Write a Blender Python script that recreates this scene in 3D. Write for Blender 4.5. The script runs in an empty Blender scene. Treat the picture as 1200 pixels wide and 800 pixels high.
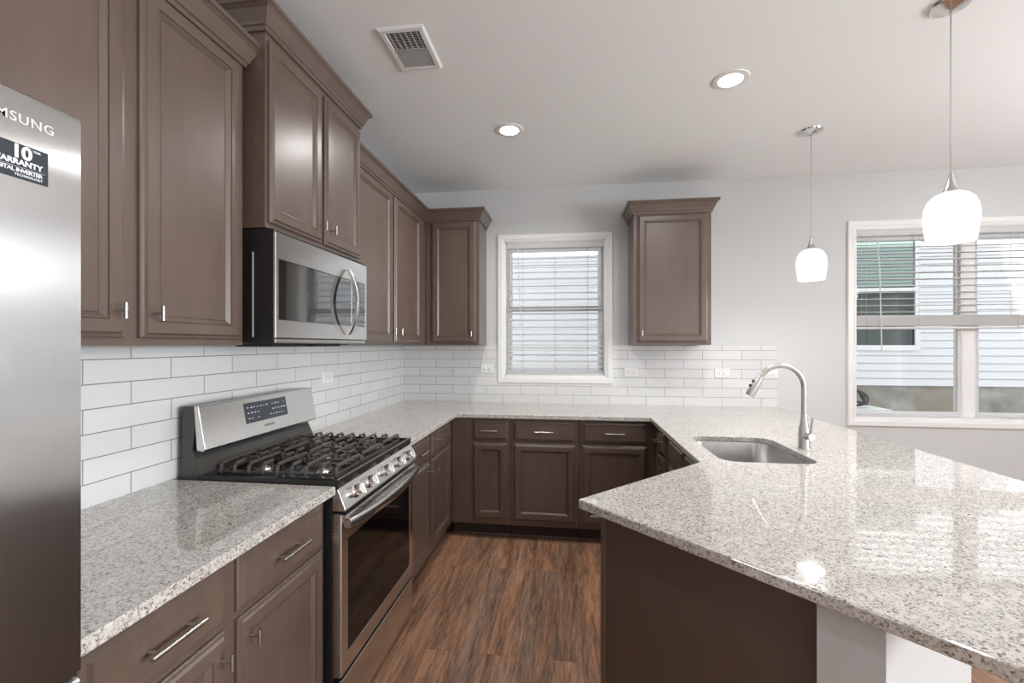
import bpy, bmesh, math, random
from mathutils import Vector, Matrix
random.seed(7)
PI = math.pi
SC = bpy.context.scene
COL = SC.collection

# ------------------------------------------------------------------ room numbers (metres)
WX = -1.469      # left wall plane
D = 3.769        # back wall plane
H = 2.753        # ceiling
RX = 4.9         # right wall plane
RY = -3.4        # rear wall plane
CT = 0.914       # counter top
XI, XO = 0.55, 1.644

# ------------------------------------------------------------------ camera
cam_d = bpy.data.cameras.new('camera')
cam = bpy.data.objects.new('camera', cam_d); COL.objects.link(cam)
cam.location = (0, 0, 1.412)
cam.rotation_euler = (PI / 2, 0, 0.12941)
cam_d.sensor_width = 36.0
cam_d.lens = 516.6 / 1200 * 36.0
cam_d.shift_y = 3.77 / 1200
cam_d.clip_start = 0.02
SC.camera = cam

# ------------------------------------------------------------------ world, daylight, exposure
SC.view_settings.view_transform = 'Standard'
SC.view_settings.look = 'None'
SC.view_settings.gamma = 1.0
SC.view_settings.use_curve_mapping = False
SC.view_settings.exposure = 0.28
SC.cycles.max_bounces = 8
SC.cycles.diffuse_bounces = 5
SC.cycles.glossy_bounces = 5
SC.cycles.transmission_bounces = 6
SC.cycles.sample_clamp_indirect = 6.0
SC.cycles.caustics_reflective = False
SC.cycles.caustics_refractive = False
try:
    SC.cycles.use_denoising = True
except Exception:
    pass
w = bpy.data.worlds.new('sky'); SC.world = w; w.use_nodes = True
bgn = w.node_tree.nodes['Background']
bgn.inputs[0].default_value = (0.95, 0.965, 1.0, 1)
bgn.inputs[1].default_value = 1.45

def area(name, loc, rot, sx, sy, power, col=(1, 1, 1), shape='RECTANGLE'):
    l = bpy.data.lights.new(name, 'AREA'); l.shape = shape
    l.size = sx; l.size_y = sy; l.energy = power; l.color = col
    o = bpy.data.objects.new(name, l); COL.objects.link(o)
    o.location = loc; o.rotation_euler = rot
    return o
# area lights added in the unseen living side, standing in for daylight
REAR_P, RIGHT_P = 42, 125
area('fill_rear', (1.9, RY - 0.02, 1.15), (PI / 2, 0, PI), 2.9, 2.1, REAR_P, (0.95, 0.98, 1.0))
dr_l = area('fill_right', (RX + 0.02, -0.9, 1.45), (0, PI / 2, 0), 1.5, 2.6, RIGHT_P, (0.91, 0.965, 1.0))
sl_ = bpy.data.lights.new('sun', 'SUN'); sl_.energy = 5.5; sl_.angle = math.radians(0.6); sl_.color = (1.0, 0.97, 0.92)
sun = bpy.data.objects.new('sun', sl_); COL.objects.link(sun)
sun.rotation_euler = Vector((0.25, 1.0, -1.0)).to_track_quat('-Z', 'Y').to_euler()
dr_l.data.spread = math.radians(114)

# ------------------------------------------------------------------ materials
def newmat(name):
    m = bpy.data.materials.new(name); m.use_nodes = True
    nt = m.node_tree
    return m, nt, nt.nodes['Principled BSDF']
def lnk(nt, a, b): nt.links.new(a, b)
def simple(name, col, rough=0.5, metal=0.0, spec=None, coat=0.0):
    m, nt, b = newmat(name)
    b.inputs['Base Color'].default_value = (*col, 1)
    b.inputs['Roughness'].default_value = rough
    b.inputs['Metallic'].default_value = metal
    if spec is not None: b.inputs['Specular IOR Level'].default_value = spec
    if coat: b.inputs['Coat Weight'].default_value = coat
    return m
def noise(nt, vec, scale, detail=3, rough=0.5, dist=0.0):
    n = nt.nodes.new('ShaderNodeTexNoise')
    n.inputs['Scale'].default_value = scale; n.inputs['Detail'].default_value = detail
    n.inputs['Roughness'].default_value = rough; n.inputs['Distortion'].default_value = dist
    lnk(nt, vec, n.inputs['Vector']); return n
def mapping(nt, src, scale=(1, 1, 1), loc=(0, 0, 0), rot=(0, 0, 0)):
    n = nt.nodes.new('ShaderNodeMapping')
    n.inputs['Scale'].default_value = scale; n.inputs['Location'].default_value = loc
    n.inputs['Rotation'].default_value = rot
    lnk(nt, src, n.inputs['Vector']); return n.outputs[0]
def objco(nt):
    return nt.nodes.new('ShaderNodeTexCoord').outputs['Object']
def ramp(nt, fac, stops, interp='LINEAR'):
    r = nt.nodes.new('ShaderNodeValToRGB'); r.color_ramp.interpolation = interp
    e = r.color_ramp.elements
    while len(e) < len(stops): e.new(0.5)
    for el, (p, c) in zip(e, stops):
        el.position = p; el.color = (*c, 1)
    lnk(nt, fac, r.inputs[0]); return r.outputs[0]
def mixc(nt, fac, a, b, mode='MIX'):
    n = nt.nodes.new('ShaderNodeMix'); n.data_type = 'RGBA'; n.blend_type = mode
    if isinstance(fac, float): n.inputs[0].default_value = fac
    else: lnk(nt, fac, n.inputs[0])
    for v, i in ((a, 6), (b, 7)):
        if isinstance(v, tuple): n.inputs[i].default_value = (*v, 1)
        else: lnk(nt, v, n.inputs[i])
    return n.outputs[2]
def bump(nt, b, h, strength=0.2, dist=0.002):
    n = nt.nodes.new('ShaderNodeBump'); n.inputs['Strength'].default_value = strength
    n.inputs['Distance'].default_value = dist
    lnk(nt, h, n.inputs['Height']); lnk(nt, n.outputs[0], b.inputs['Normal'])

def wood_mat(name, dark, light, rough):
    m, nt, b = newmat(name); co = objco(nt)
    g = noise(nt, mapping(nt, co, (26, 26, 1.6)), 1.0, 4, 0.6, 0.3)
    f = noise(nt, mapping(nt, co, (260, 260, 9)), 1.0, 2, 0.6)
    big = noise(nt, co, 3.2, 2)
    s = mixc(nt, 0.45, g.outputs[0], f.outputs[0])
    s = mixc(nt, 0.35, s, big.outputs[0])
    c = ramp(nt, s, [(0.34, dark), (0.66, light)])
    lnk(nt, c, b.inputs['Base Color'])
    b.inputs['Roughness'].default_value = rough
    b.inputs['Coat Weight'].default_value = 0.6; b.inputs['Coat Roughness'].default_value = 0.30
    bump(nt, b, f.outputs[0], 0.06, 0.0008)
    return m
M = {}
M['cab'] = wood_mat('stained_maple', (0.092, 0.061, 0.046), (0.132, 0.092, 0.072), 0.36)
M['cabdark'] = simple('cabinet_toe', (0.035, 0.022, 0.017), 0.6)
M['panel'] = simple('painted_end_panel', (0.092, 0.058, 0.044), 0.5)
M['nickel'] = simple('brushed_nickel', (0.52, 0.50, 0.475), 0.27, 1.0)
M['riser'] = simple('dark_steel', (0.078, 0.073, 0.068), 0.3, 0.5)
M['slotgrey'] = simple('socket_grey', (0.22, 0.22, 0.22), 0.6)
M['chrome'] = simple('polished_metal', (0.72, 0.70, 0.68), 0.12, 1.0)
M['black'] = simple('black_enamel', (0.02, 0.02, 0.02), 0.16)
M['blackmatte'] = simple('black_plastic', (0.012, 0.011, 0.011), 0.45)
M['iron'] = simple('cast_iron', (0.085, 0.074, 0.068), 0.32)
M['cap'] = simple('burner_cap', (0.05, 0.042, 0.038), 0.3)
M['darkglass'] = simple('dark_glass', (0.006, 0.006, 0.006), 0.04)
M['darkglass'].node_tree.nodes['Principled BSDF'].inputs['IOR'].default_value = 2.3
M['darkglass'].node_tree.nodes['Principled BSDF'].inputs['Specular IOR Level'].default_value = 0.95
M['oven_glass'] = simple('oven_glass', (0.004, 0.003, 0.003), 0.06, 0.0, 0.35)
M['wall'] = None
M['white'] = simple('white_paint', (0.80, 0.80, 0.79), 0.4)
M['plastic'] = simple('white_plastic', (0.78, 0.78, 0.77), 0.3)
M['slot'] = simple('dark_slot', (0.02, 0.02, 0.02), 0.6)
M['ventgrey'] = simple('vent_grey', (0.42, 0.42, 0.42), 0.5)
M['cord'] = simple('cord_grey', (0.55, 0.55, 0.54), 0.4)
M['hose'] = simple('black_hose', (0.02, 0.022, 0.024), 0.5)
M['sticker'] = simple('sticker_navy', (0.018, 0.026, 0.035), 0.35)
M['sticker_text'] = simple('sticker_white', (0.75, 0.76, 0.77), 0.5)
M['logo'] = simple('logo_pale', (0.62, 0.63, 0.64), 0.35, 0.2)
M['logodark'] = simple('logo_grey', (0.12, 0.12, 0.12), 0.5)
M['displayicon'] = simple('display_icons', (0.55, 0.57, 0.62), 0.5)
M['display'] = simple('display_glass', (0.045, 0.05, 0.062), 0.12)
M['extglass'] = simple('neighbour_glass', (0.02, 0.035, 0.033), 0.03)

def paint(name, col, rough=0.6, s=0.05):
    m, nt, b = newmat(name)
    b.inputs['Base Color'].default_value = (*col, 1)
    b.inputs['Roughness'].default_value = rough
    n = noise(nt, objco(nt), 240, 2)
    bump(nt, b, n.outputs[0], s, 0.0006)
    return m
M['wall'] = paint('wall_paint', (0.595, 0.605, 0.605))
M['ceil'] = paint('ceiling_paint', (0.885, 0.905, 0.91), 0.8)
M['knee'] = paint('knee_wall_paint', (0.56, 0.56, 0.56))

def steel(name, col, rough, scale, bs=0.02):
    m, nt, b = newmat(name); co = objco(nt)
    n = noise(nt, mapping(nt, co, scale), 1.0, 3, 0.6)
    b.inputs['Metallic'].default_value = 1.0
    lnk(nt, ramp(nt, n.outputs[0], [(0.3, tuple(c * 0.92 for c in col)), (0.7, col)]), b.inputs['Base Color'])
    mr = nt.nodes.new('ShaderNodeMapRange'); lnk(nt, n.outputs[0], mr.inputs[0])
    mr.inputs[3].default_value = rough * 0.85; mr.inputs[4].default_value = rough * 1.15
    lnk(nt, mr.outputs[0], b.inputs['Roughness'])
    if bs: bump(nt, b, n.outputs[0], bs, 0.0004)
    return m
M['steel'] = steel('brushed_steel', (0.72, 0.705, 0.69), 0.23, (3, 3, 700), 0.015)
M['steelv'] = steel('brushed_steel_fridge', (0.62, 0.62, 0.62), 0.22, (900, 900, 14), 0.0)
M['sinksteel'] = steel('sink_steel', (0.55, 0.54, 0.53), 0.26, (400, 6, 6))

def aniso(m, a, rot):
    nt = m.node_tree; b = nt.nodes['Principled BSDF']
    b.inputs['Anisotropic'].default_value = a; b.inputs['Anisotropic Rotation'].default_value = rot
    t = nt.nodes.new('ShaderNodeTangent'); t.direction_type = 'RADIAL'; t.axis = 'Z'
    lnk(nt, t.outputs[0], b.inputs['Tangent'])
aniso(M['steelv'], 0.85, 0.0)
def granite():
    m, nt, b = newmat('granite'); co = objco(nt)
    def vor(scale, off=0.0):
        v = nt.nodes.new('ShaderNodeTexVoronoi'); v.inputs['Scale'].default_value = scale
        v.inputs['Randomness'].default_value = 1.0
        d = noise(nt, co, scale * 0.9, 2)
        mx = nt.nodes.new('ShaderNodeVectorMath'); mx.operation = 'MULTIPLY_ADD'
        lnk(nt, d.outputs['Color'], mx.inputs[0]); mx.inputs[1].default_value = (0.008, 0.008, 0.008)
        lnk(nt, mapping(nt, co, (1, 1, 1), (off, off, off)), mx.inputs[2])
        lnk(nt, mx.outputs[0], v.inputs['Vector'])
        sp = nt.nodes.new('ShaderNodeSeparateColor'); lnk(nt, v.outputs['Color'], sp.inputs[0])
        return sp.outputs[0], sp.outputs[1]
    a, a2 = vor(350)
    c1 = ramp(nt, a, [(0.0, (0.58, 0.56, 0.52)), (0.36, (0.66, 0.65, 0.62)), (0.56, (0.50, 0.46, 0.415)),
                      (0.70, (0.34, 0.27, 0.225)), (0.82, (0.20, 0.17, 0.155)), (0.92, (0.05, 0.045, 0.045))], 'CONSTANT')
    e, e2 = vor(210, 3.1)
    c2 = ramp(nt, e, [(0.0, (0.64, 0.62, 0.59)), (0.50, (0.56, 0.53, 0.49)), (0.74, (0.36, 0.30, 0.25)), (0.89, (0.14, 0.12, 0.115))], 'CONSTANT')
    cl = noise(nt, co, 34, 3)
    f = ramp(nt, cl.outputs[0], [(0.42, (0, 0, 0)), (0.6, (1, 1, 1))])
    c = mixc(nt, f, c1, c2)
    lnk(nt, c, b.inputs['Base Color'])
    b.inputs['Roughness'].default_value = 0.045
    b.inputs['IOR'].default_value = 2.0
    b.inputs['Specular IOR Level'].default_value = 0.62
    return m
M['granite'] = granite()

def floor_mat():
    m, nt, b = newmat('vinyl_plank'); co = objco(nt)
    br = nt.nodes.new('ShaderNodeTexBrick')
    lnk(nt, mapping(nt, co, (1, 1, 1), (0.31, 0.07, 0), (0, 0, PI / 2)), br.inputs['Vector'])
    br.inputs['Scale'].default_value = 1.0
    br.inputs['Brick Width'].default_value = 1.22; br.inputs['Row Height'].default_value = 0.152
    br.inputs['Mortar Size'].default_value = 0.0007; br.inputs['Mortar Smooth'].default_value = 0.3
    br.offset = 0.37; br.offset_frequency = 2
    br.inputs['Color1'].default_value = (0, 0, 0, 1); br.inputs['Color2'].default_value = (1, 1, 1, 1)
    br.inputs['Mortar'].default_value = (0.5, 0.5, 0.5, 1)
    off = nt.nodes.new('ShaderNodeVectorMath'); off.operation = 'MULTIPLY_ADD'
    lnk(nt, br.outputs['Color'], off.inputs[0]); off.inputs[1].default_value = (7.3, 3.1, 5.0)
    lnk(nt, co, off.inputs[2])
    g1 = noise(nt, mapping(nt, off.outputs[0], (19, 1.9, 1)), 1.0, 6, 0.68, 0.7)
    g2 = noise(nt, mapping(nt, off.outputs[0], (190, 10.0, 1)), 1.0, 4, 0.7, 0.3)
    g3 = noise(nt, mapping(nt, off.outputs[0], (7.0, 0.8, 1)), 1.0, 3, 0.5, 0.5)
    s = mixc(nt, 0.45, g1.outputs[0], g2.outputs[0])
    base = ramp(nt, s, [(0.36, (0.10, 0.055, 0.036)), (0.46, (0.25, 0.135, 0.080)), (0.55, (0.40, 0.228, 0.138)), (0.68, (0.52, 0.335, 0.225))])
    greyf = ramp(nt, g3.outputs[0], [(0.53, (0, 0, 0)), (0.72, (0.55, 0.55, 0.55))])
    grey = ramp(nt, s, [(0.36, (0.085, 0.068, 0.06)), (0.62, (0.33, 0.27, 0.235))])
    c = mixc(nt, greyf, base, grey)
    tint = ramp(nt, br.outputs['Color'], [(0.0, (0.80, 0.80, 0.82)), (1.0, (1.08, 1.0, 0.95))])
    c = mixc(nt, 1.0, c, tint, 'MULTIPLY')
    c = mixc(nt, br.outputs['Fac'], c, (0.13, 0.08, 0.055))
    lnk(nt, c, b.inputs['Base Color'])
    b.inputs['Roughness'].default_value = 0.42
    bump(nt, b, g2.outputs[0], 0.12, 0.001)
    return m
M['floor'] = floor_mat()

def tile_mat(name, axis, u0):
    m, nt, b = newmat(name); co = objco(nt)
    sp = nt.nodes.new('ShaderNodeSeparateXYZ'); lnk(nt, co, sp.inputs[0])
    cb = nt.nodes.new('ShaderNodeCombineXYZ')
    lnk(nt, sp.outputs[axis], cb.inputs[0]); lnk(nt, sp.outputs[2], cb.inputs[1])
    vec = mapping(nt, cb.outputs[0], (1, 1, 1), (-u0 + 0.2985 * 20, -0.9085 + 0.0762 * 20, 0))
    br = nt.nodes.new('ShaderNodeTexBrick'); lnk(nt, vec, br.inputs['Vector'])
    br.inputs['Scale'].default_value = 1.0
    br.inputs['Brick Width'].default_value = 0.2985; br.inputs['Row Height'].default_value = 0.0762
    br.inputs['Mortar Size'].default_value = 0.0016; br.inputs['Mortar Smooth'].default_value = 0.1
    br.offset = 0.5; br.offset_frequency = 2
    br.inputs['Color1'].default_value = (0.66, 0.66, 0.66, 1); br.inputs['Color2'].default_value = (0.71, 0.71, 0.71, 1)
    br.inputs['Mortar'].default_value = (0.20, 0.19, 0.185, 1)
    lnk(nt, br.outputs['Color'], b.inputs['Base Color'])
    rr = ramp(nt, br.outputs['Fac'], [(0, (0.1, 0.1, 0.1)), (1, (0.8, 0.8, 0.8))])
    lnk(nt, rr, b.inputs['Roughness'])
    inv = nt.nodes.new('ShaderNodeMath'); inv.operation = 'SUBTRACT'; inv.inputs[0].default_value = 1.0
    lnk(nt, br.outputs['Fac'], inv.inputs[1])
    wv = noise(nt, co, 9, 2)
    ad = nt.nodes.new('ShaderNodeMath'); ad.operation = 'MULTIPLY_ADD'; ad.inputs[1].default_value = 0.35
    lnk(nt, wv.outputs[0], ad.inputs[0]); lnk(nt, inv.outputs[0], ad.inputs[2])
    bump(nt, b, ad.outputs[0], 0.35, 0.0012)
    return m
M['tile_back'] = tile_mat('white_subway_tile_back', 0, -1.311)
M['tile_left'] = tile_mat('white_subway_tile_left', 1, 1.454)

def glass_mat():
    m, nt, b = newmat('window_glass')
    nt.nodes.remove(b)
    out = nt.nodes['Material Output']
    tr = nt.nodes.new('ShaderNodeBsdfTransparent'); gl = nt.nodes.new('ShaderNodeBsdfGlossy')
    gl.inputs['Roughness'].default_value = 0.01
    tr.inputs[0].default_value = (0.96, 0.98, 0.97, 1)
    fr = nt.nodes.new('ShaderNodeFresnel'); fr.inputs[0].default_value = 1.3
    mx = nt.nodes.new('ShaderNodeMixShader')
    lnk(nt, fr.outputs[0], mx.inputs[0]); lnk(nt, tr.outputs[0], mx.inputs[1]); lnk(nt, gl.outputs[0], mx.inputs[2])
    lnk(nt, mx.outputs[0], out.inputs[0])
    return m
M['glass'] = glass_mat()
def translucent(name, col, k):
    m, nt, b = newmat(name)
    b.inputs['Base Color'].default_value = (*col, 1); b.inputs['Roughness'].default_value = 0.4
    tl = nt.nodes.new('ShaderNodeBsdfTranslucent'); tl.inputs[0].default_value = (*col, 1)
    mx = nt.nodes.new('ShaderNodeMixShader'); mx.inputs[0].default_value = k
    lnk(nt, b.outputs[0], mx.inputs[1]); lnk(nt, tl.outputs[0], mx.inputs[2])
    lnk(nt, mx.outputs[0], nt.nodes['Material Output'].inputs[0])
    return m
M['blind'] = translucent('blind_slat', (0.88, 0.88, 0.87), 0.38)
M['vinyl'] = translucent('white_vinyl', (0.95, 0.95, 0.95), 0.55)
def emit(name, col, s):
    m, nt, b = newmat(name)
    b.inputs['Base Color'].default_value = (0.9, 0.9, 0.9, 1)
    b.inputs['Roughness'].default_value = 0.25
    b.inputs['Emission Color'].default_value = (*col, 1); b.inputs['Emission Strength'].default_value = s
    return m
M['shade'] = emit('frosted_glass_lit', (1.0, 0.99, 0.975), 0.72)
M['shade'].node_tree.nodes['Principled BSDF'].inputs['Base Color'].default_value = (0.45, 0.45, 0.45, 1)
M['globe'] = emit('fill_lamp_globe', (0.98, 0.985, 1.0), 50.0)  # strong glow of the added, unseen fill globe
M['can'] = emit('led_diffuser', (1.0, 0.98, 0.95), 12.0)
def siding_mat():
    m, nt, b = newmat('vinyl_siding')
    b.inputs['Base Color'].default_value = (0.76, 0.765, 0.80, 1); b.inputs['Roughness'].default_value = 0.5
    return m
M['siding'] = siding_mat()
def concrete():
    m, nt, b = newmat('foundation_concrete'); co = objco(nt)
    n = noise(nt, co, 2.2, 6, 0.6, 0.4); n2 = noise(nt, co, 0.9, 3, 0.5)
    c = ramp(nt, n.outputs[0], [(0.3, (0.20, 0.195, 0.18)), (0.5, (0.34, 0.33, 0.31)), (0.72, (0.52, 0.52, 0.50))])
    st = ramp(nt, n2.outputs[0], [(0.5, (0, 0, 0)), (0.62, (0.7, 0.7, 0.7))])
    c = mixc(nt, st, c, (0.30, 0.255, 0.21))
    lnk(nt, c, b.inputs['Base Color']); b.inputs['Roughness'].default_value = 0.9
    return m
M['concrete'] = concrete()
M['gravel'] = paint('soil_ground', (0.33, 0.28, 0.23), 0.95, 0.6)
M['exttrim'] = simple('ext_trim', (0.8, 0.81, 0.82), 0.5)
M['extblind'] = simple('ext_blind', (0.30, 0.40, 0.38), 0.5)

# ------------------------------------------------------------------ mesh builder
class MB:
    def __init__(s): s.v = []; s.f = []; s.sm = []
    def add(s, vs, fs, smooth=False):
        o = len(s.v); s.v += [tuple(v) for v in vs]
        for f in fs: s.f.append([i + o for i in f]); s.sm.append(smooth)
        return s
    def box(s, x0, x1, y0, y1, z0, z1):
        vs = [(x, y, z) for z in (z0, z1) for y in (y0, y1) for x in (x0, x1)]
        return s.add(vs, [(0, 2, 3, 1), (4, 5, 7, 6), (0, 1, 5, 4), (2, 6, 7, 3), (0, 4, 6, 2), (1, 3, 7, 5)])
    def prism(s, poly, z0, z1):
        n = len(poly)
        vs = [(x, y, z0) for x, y in poly] + [(x, y, z1) for x, y in poly]
        fs = [list(range(n))[::-1], list(range(n, 2 * n))] + [(i, (i + 1) % n, n + (i + 1) % n, n + i) for i in range(n)]
        return s.add(vs, fs)
    def extrude(s, prof, axis, a0, a1):
        """prof: list of 2D points in the two remaining axes, swept along axis from a0 to a1"""
        def P(p, a):
            return {'x': (a, p[0], p[1]), 'y': (p[0], a, p[1]), 'z': (p[0], p[1], a)}[axis]
        n = len(prof)
        vs = [P(p, a0) for p in prof] + [P(p, a1) for p in prof]
        fs = [list(range(n)), list(range(n, 2 * n))[::-1]] + [(i, n + i, n + (i + 1) % n, (i + 1) % n) for i in range(n)]
        return s.add(vs, fs)
    def tube(s, pts, r, seg=10, cap=True):
        pts = [Vector(p) for p in pts]; n = len(pts)
        rs = r if isinstance(r, (list, tuple)) else [r] * n
        up = None; vs = []
        for i, p in enumerate(pts):
            t = (pts[min(i + 1, n - 1)] - pts[max(i - 1, 0)]).normalized()
            if up is None:
                up = Vector((0, 0, 1)) if abs(t.z) < 0.9 else Vector((1, 0, 0))
            a = t.cross(up).normalized(); bb = a.cross(t).normalized(); up = bb
            for k in range(seg):
                th = 2 * PI * k / seg
                vs.append(p + (a * math.cos(th) + bb * math.sin(th)) * rs[i])
        fs = []
        for i in range(n - 1):
            for k in range(seg):
                k2 = (k + 1) % seg
                fs.append((i * seg + k, i * seg + k2, (i + 1) * seg + k2, (i + 1) * seg + k))
        o = len(s.v); s.add(vs, fs, True)
        if cap:
            s.f.append([o + k for k in range(seg)][::-1]); s.sm.append(False)
            s.f.append([o + (n - 1) * seg + k for k in range(seg)]); s.sm.append(False)
        return s
    def lathe(s, prof, c=(0, 0, 0), axis='z', seg=28, smooth=True):
        """prof: (radius, height) list"""
        vs = []
        for r, h in prof:
            for k in range(seg):
                th = 2 * PI * k / seg; a, b = max(r, 1e-5) * math.cos(th), max(r, 1e-5) * math.sin(th)
                p = {'z': (a, b, h), 'y': (a, h, b), 'x': (h, a, b)}[axis]
                vs.append((p[0] + c[0], p[1] + c[1], p[2] + c[2]))
        fs = []
        for i in range(len(prof) - 1):
            for k in range(seg):
                k2 = (k + 1) % seg
                fs.append((i * seg + k, i * seg + k2, (i + 1) * seg + k2, (i + 1) * seg + k))
        return s.add(vs, fs, smooth)
    def loops(s, rects, cap_first=True, cap_last=True):
        """rects: list of 4-corner loops, each list of 4 points; stitched in order"""
        vs = [p for r in rects for p in r]; fs = []
        for i in range(len(rects) - 1):
            for k in range(4):
                k2 = (k + 1) % 4
                fs.append((i * 4 + k, i * 4 + k2, (i + 1) * 4 + k2, (i + 1) * 4 + k))
        if cap_first: fs.append((3, 2, 1, 0))
        if cap_last:
            o = (len(rects) - 1) * 4; fs.append((o, o + 1, o + 2, o + 3))
        return s.add(vs, fs)
    def build(s, name, mat, parent=None, bevel=0.0, seg=2, recalc=True):
        me = bpy.data.meshes.new(name)
        me.from_pydata([tuple(v) for v in s.v], [], s.f)
        me.polygons.foreach_set('use_smooth', s.sm)
        if recalc:
            bm = bmesh.new(); bm.from_mesh(me)
            bmesh.ops.remove_doubles(bm, verts=bm.verts, dist=1e-6)
            bmesh.ops.recalc_face_normals(bm, faces=bm.faces)
            for e_ in bm.edges:
                if len(e_.link_faces) == 2 and e_.calc_face_angle(0) > 0.7: e_.smooth = False
            bm.to_mesh(me); bm.free()
        me.materials.append(mat if not isinstance(mat, str) else M[mat])
        o = bpy.data.objects.new(name, me); COL.objects.link(o)
        if parent is not None: o.parent = parent
        if bevel > 0:
            b = o.modifiers.new('bevel', 'BEVEL'); b.width = bevel; b.segments = seg
            b.limit_method = 'ANGLE'; b.angle_limit = math.radians(40)
        return o
def tag(o, label, cat, group=None):
    o['label'] = label; o['category'] = cat
    if group: o['group'] = group
    return o
def thing(name, label, cat, loc, rz=0.0, group=None):
    o = bpy.data.objects.new(name, None); COL.objects.link(o)
    o.empty_display_size = 0.1
    o.location = loc; o.rotation_euler = (0, 0, rz)
    return tag(o, label, cat, group)
def struct(name, mb, mat, bevel=0.0, parent=None):
    o = mb.build(name, mat, parent, bevel)
    if parent is None: o['kind'] = 'structure'
    return o
def text_mesh(name, body, size, mat, parent, loc, rot=(PI / 2, 0, 0), align='LEFT', bold=0.0, spacing=1.0, depth=0.0002):
    cu = bpy.data.curves.new(name, 'FONT'); cu.body = body; cu.size = size
    cu.align_x = align; cu.extrude = depth; cu.offset = bold; cu.space_character = spacing
    cu.resolution_u = 3
    tmp = bpy.data.objects.new('tmp', cu); COL.objects.link(tmp)
    dg = bpy.context.evaluated_depsgraph_get(); dg.update()
    me = bpy.data.meshes.new_from_object(tmp.evaluated_get(dg))
    bpy.data.objects.remove(tmp)
    me.transform(Matrix.Translation(Vector(loc)) @ Matrix.Rotation(rot[2], 4, 'Z') @ Matrix.Rotation(rot[0], 4, 'X'))
    me.materials.clear(); me.materials.append(M[mat])
    o = bpy.data.objects.new(name, me); COL.objects.link(o); o.parent = parent
    return o

# ================================================================== ROOM SHELL
T = 0.14
struct('sun_blocker', MB().box(WX - T, RX + T, RY - T, D + T, H + 0.101, 5.62), 'exttrim')  # unseen block added above the ceiling to shade the neighbour wall
struct('floor', MB().box(WX - T, RX + T, RY - T, D + T, -0.06, 0.0), 'floor')
struct('ceiling', MB().box(WX - T, RX + T, RY - T, D + T, H, H + 0.1), 'ceil')
struct('wall_left', MB().box(WX - T, WX, RY - T, D + T, 0, H), 'wall')
# window openings in the back wall
W1 = (-0.556, 0.300, 1.143, 2.298)
W2 = (2.217, 3.85, 0.838, 2.318)
mb = MB()
y0, y1 = D, D + T
mb.box(WX, W1[0], y0, y1, 0, H); mb.box(W1[0], W1[1], y0, y1, 0, W1[2]); mb.box(W1[0], W1[1], y0, y1, W1[3], H)
mb.box(W1[1], W2[0], y0, y1, 0, H); mb.box(W2[0], W2[1], y0, y1, 0, W2[2]); mb.box(W2[0], W2[1], y0, y1, W2[3], H)
mb.box(W2[1], RX + T, y0, y1, 0, H)
struct('wall_back', mb, 'wall')
# unseen right wall with a wide opening added to let light in
WR = (-2.4, 0.6, 0.7, 2.2)
mb = MB(); x0, x1 = RX, RX + T
mb.box(x0, x1, RY - T, WR[0], 0, H); mb.box(x0, x1, WR[0], WR[1], 0, WR[2]); mb.box(x0, x1, WR[0], WR[1], WR[3], H); mb.box(x0, x1, WR[1], D, 0, H)
struct('wall_right', mb, 'wall')
WB = (0.45, 3.35, 0.1, 2.2)  # opening added in the unseen rear wall to let light in
mb = MB(); y0, y1 = RY - T, RY
mb.box(WX, WB[0], y0, y1, 0, H); mb.box(WB[0], WB[1], y0, y1, 0, WB[2]); mb.box(WB[0], WB[1], y0, y1, WB[3], H); mb.box(WB[1], RX, y0, y1, 0, H)
struct('wall_rear', mb, 'wall')
struct('baseboard_back', MB().box(1.36, RX, D - 0.013, D, 0, 0.12), 'white', 0.004)
struct('baseboard_right', MB().box(RX - 0.013, RX, RY, D - 0.02, 0, 0.12), 'white', 0.004)

# knee wall behind the peninsula cabinets, following the bend
S2 = math.sqrt(0.5)
P3 = (0.028, 1.439)
def wing(s, back=0.0, inset=0.0):
    """point s metres along the open end of the wing (from its kitchen side), inset metres in from that end"""
    return (P3[0] + s * S2 + inset * S2, P3[1] - s * S2 + inset * S2)
def bend(t): return (XI + t, 1.961 - 0.4142 * t)
t0, t1 = 0.656, 0.769
struct('wall_peninsula', MB().prism([wing(t0, 0, 0.03), wing(t1, 0, 0.03), bend(t1), (XI + t1, D), (XI + t0, D), bend(t0)], 0, CT - 0.031), 'knee')

# ------------------------------------------------------------------ windows
def casing(x0, x1, z0, z1, w, name, wd, parent=None):
    mb = MB()
    pr = [(0, 0.0), (0, -0.012), (0.006, -0.018), (w - 0.022, -0.018), (w - 0.016, -0.013), (w, -0.010), (w, 0)]
    # picture frame swept round the opening, mitred
    def ring(o, dy): return [(x0 + o, wd + dy, z0 + o), (x1 - o, wd + dy, z0 + o), (x1 - o, wd + dy, z1 - o), (x0 + o, wd + dy, z1 - o)]
    mb.loops([ring(o, dy) for o, dy in pr] + [ring(*pr[0])], False, False)
    return struct(name, mb, 'white', 0.0, parent)
def frame_ring(x0, x1, z0, z1, ws, wb, wt, y0, y1):
    def R(i, y): return [(x0 + ws * i, y, z0 + wb * i), (x1 - ws * i, y, z0 + wb * i), (x1 - ws * i, y, z1 - wt * i), (x0 + ws * i, y, z1 - wt * i)]
    return MB().loops([R(0, y0), R(1, y0), R(1, y1), R(0, y1), R(0, y0)], False, False)
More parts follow.
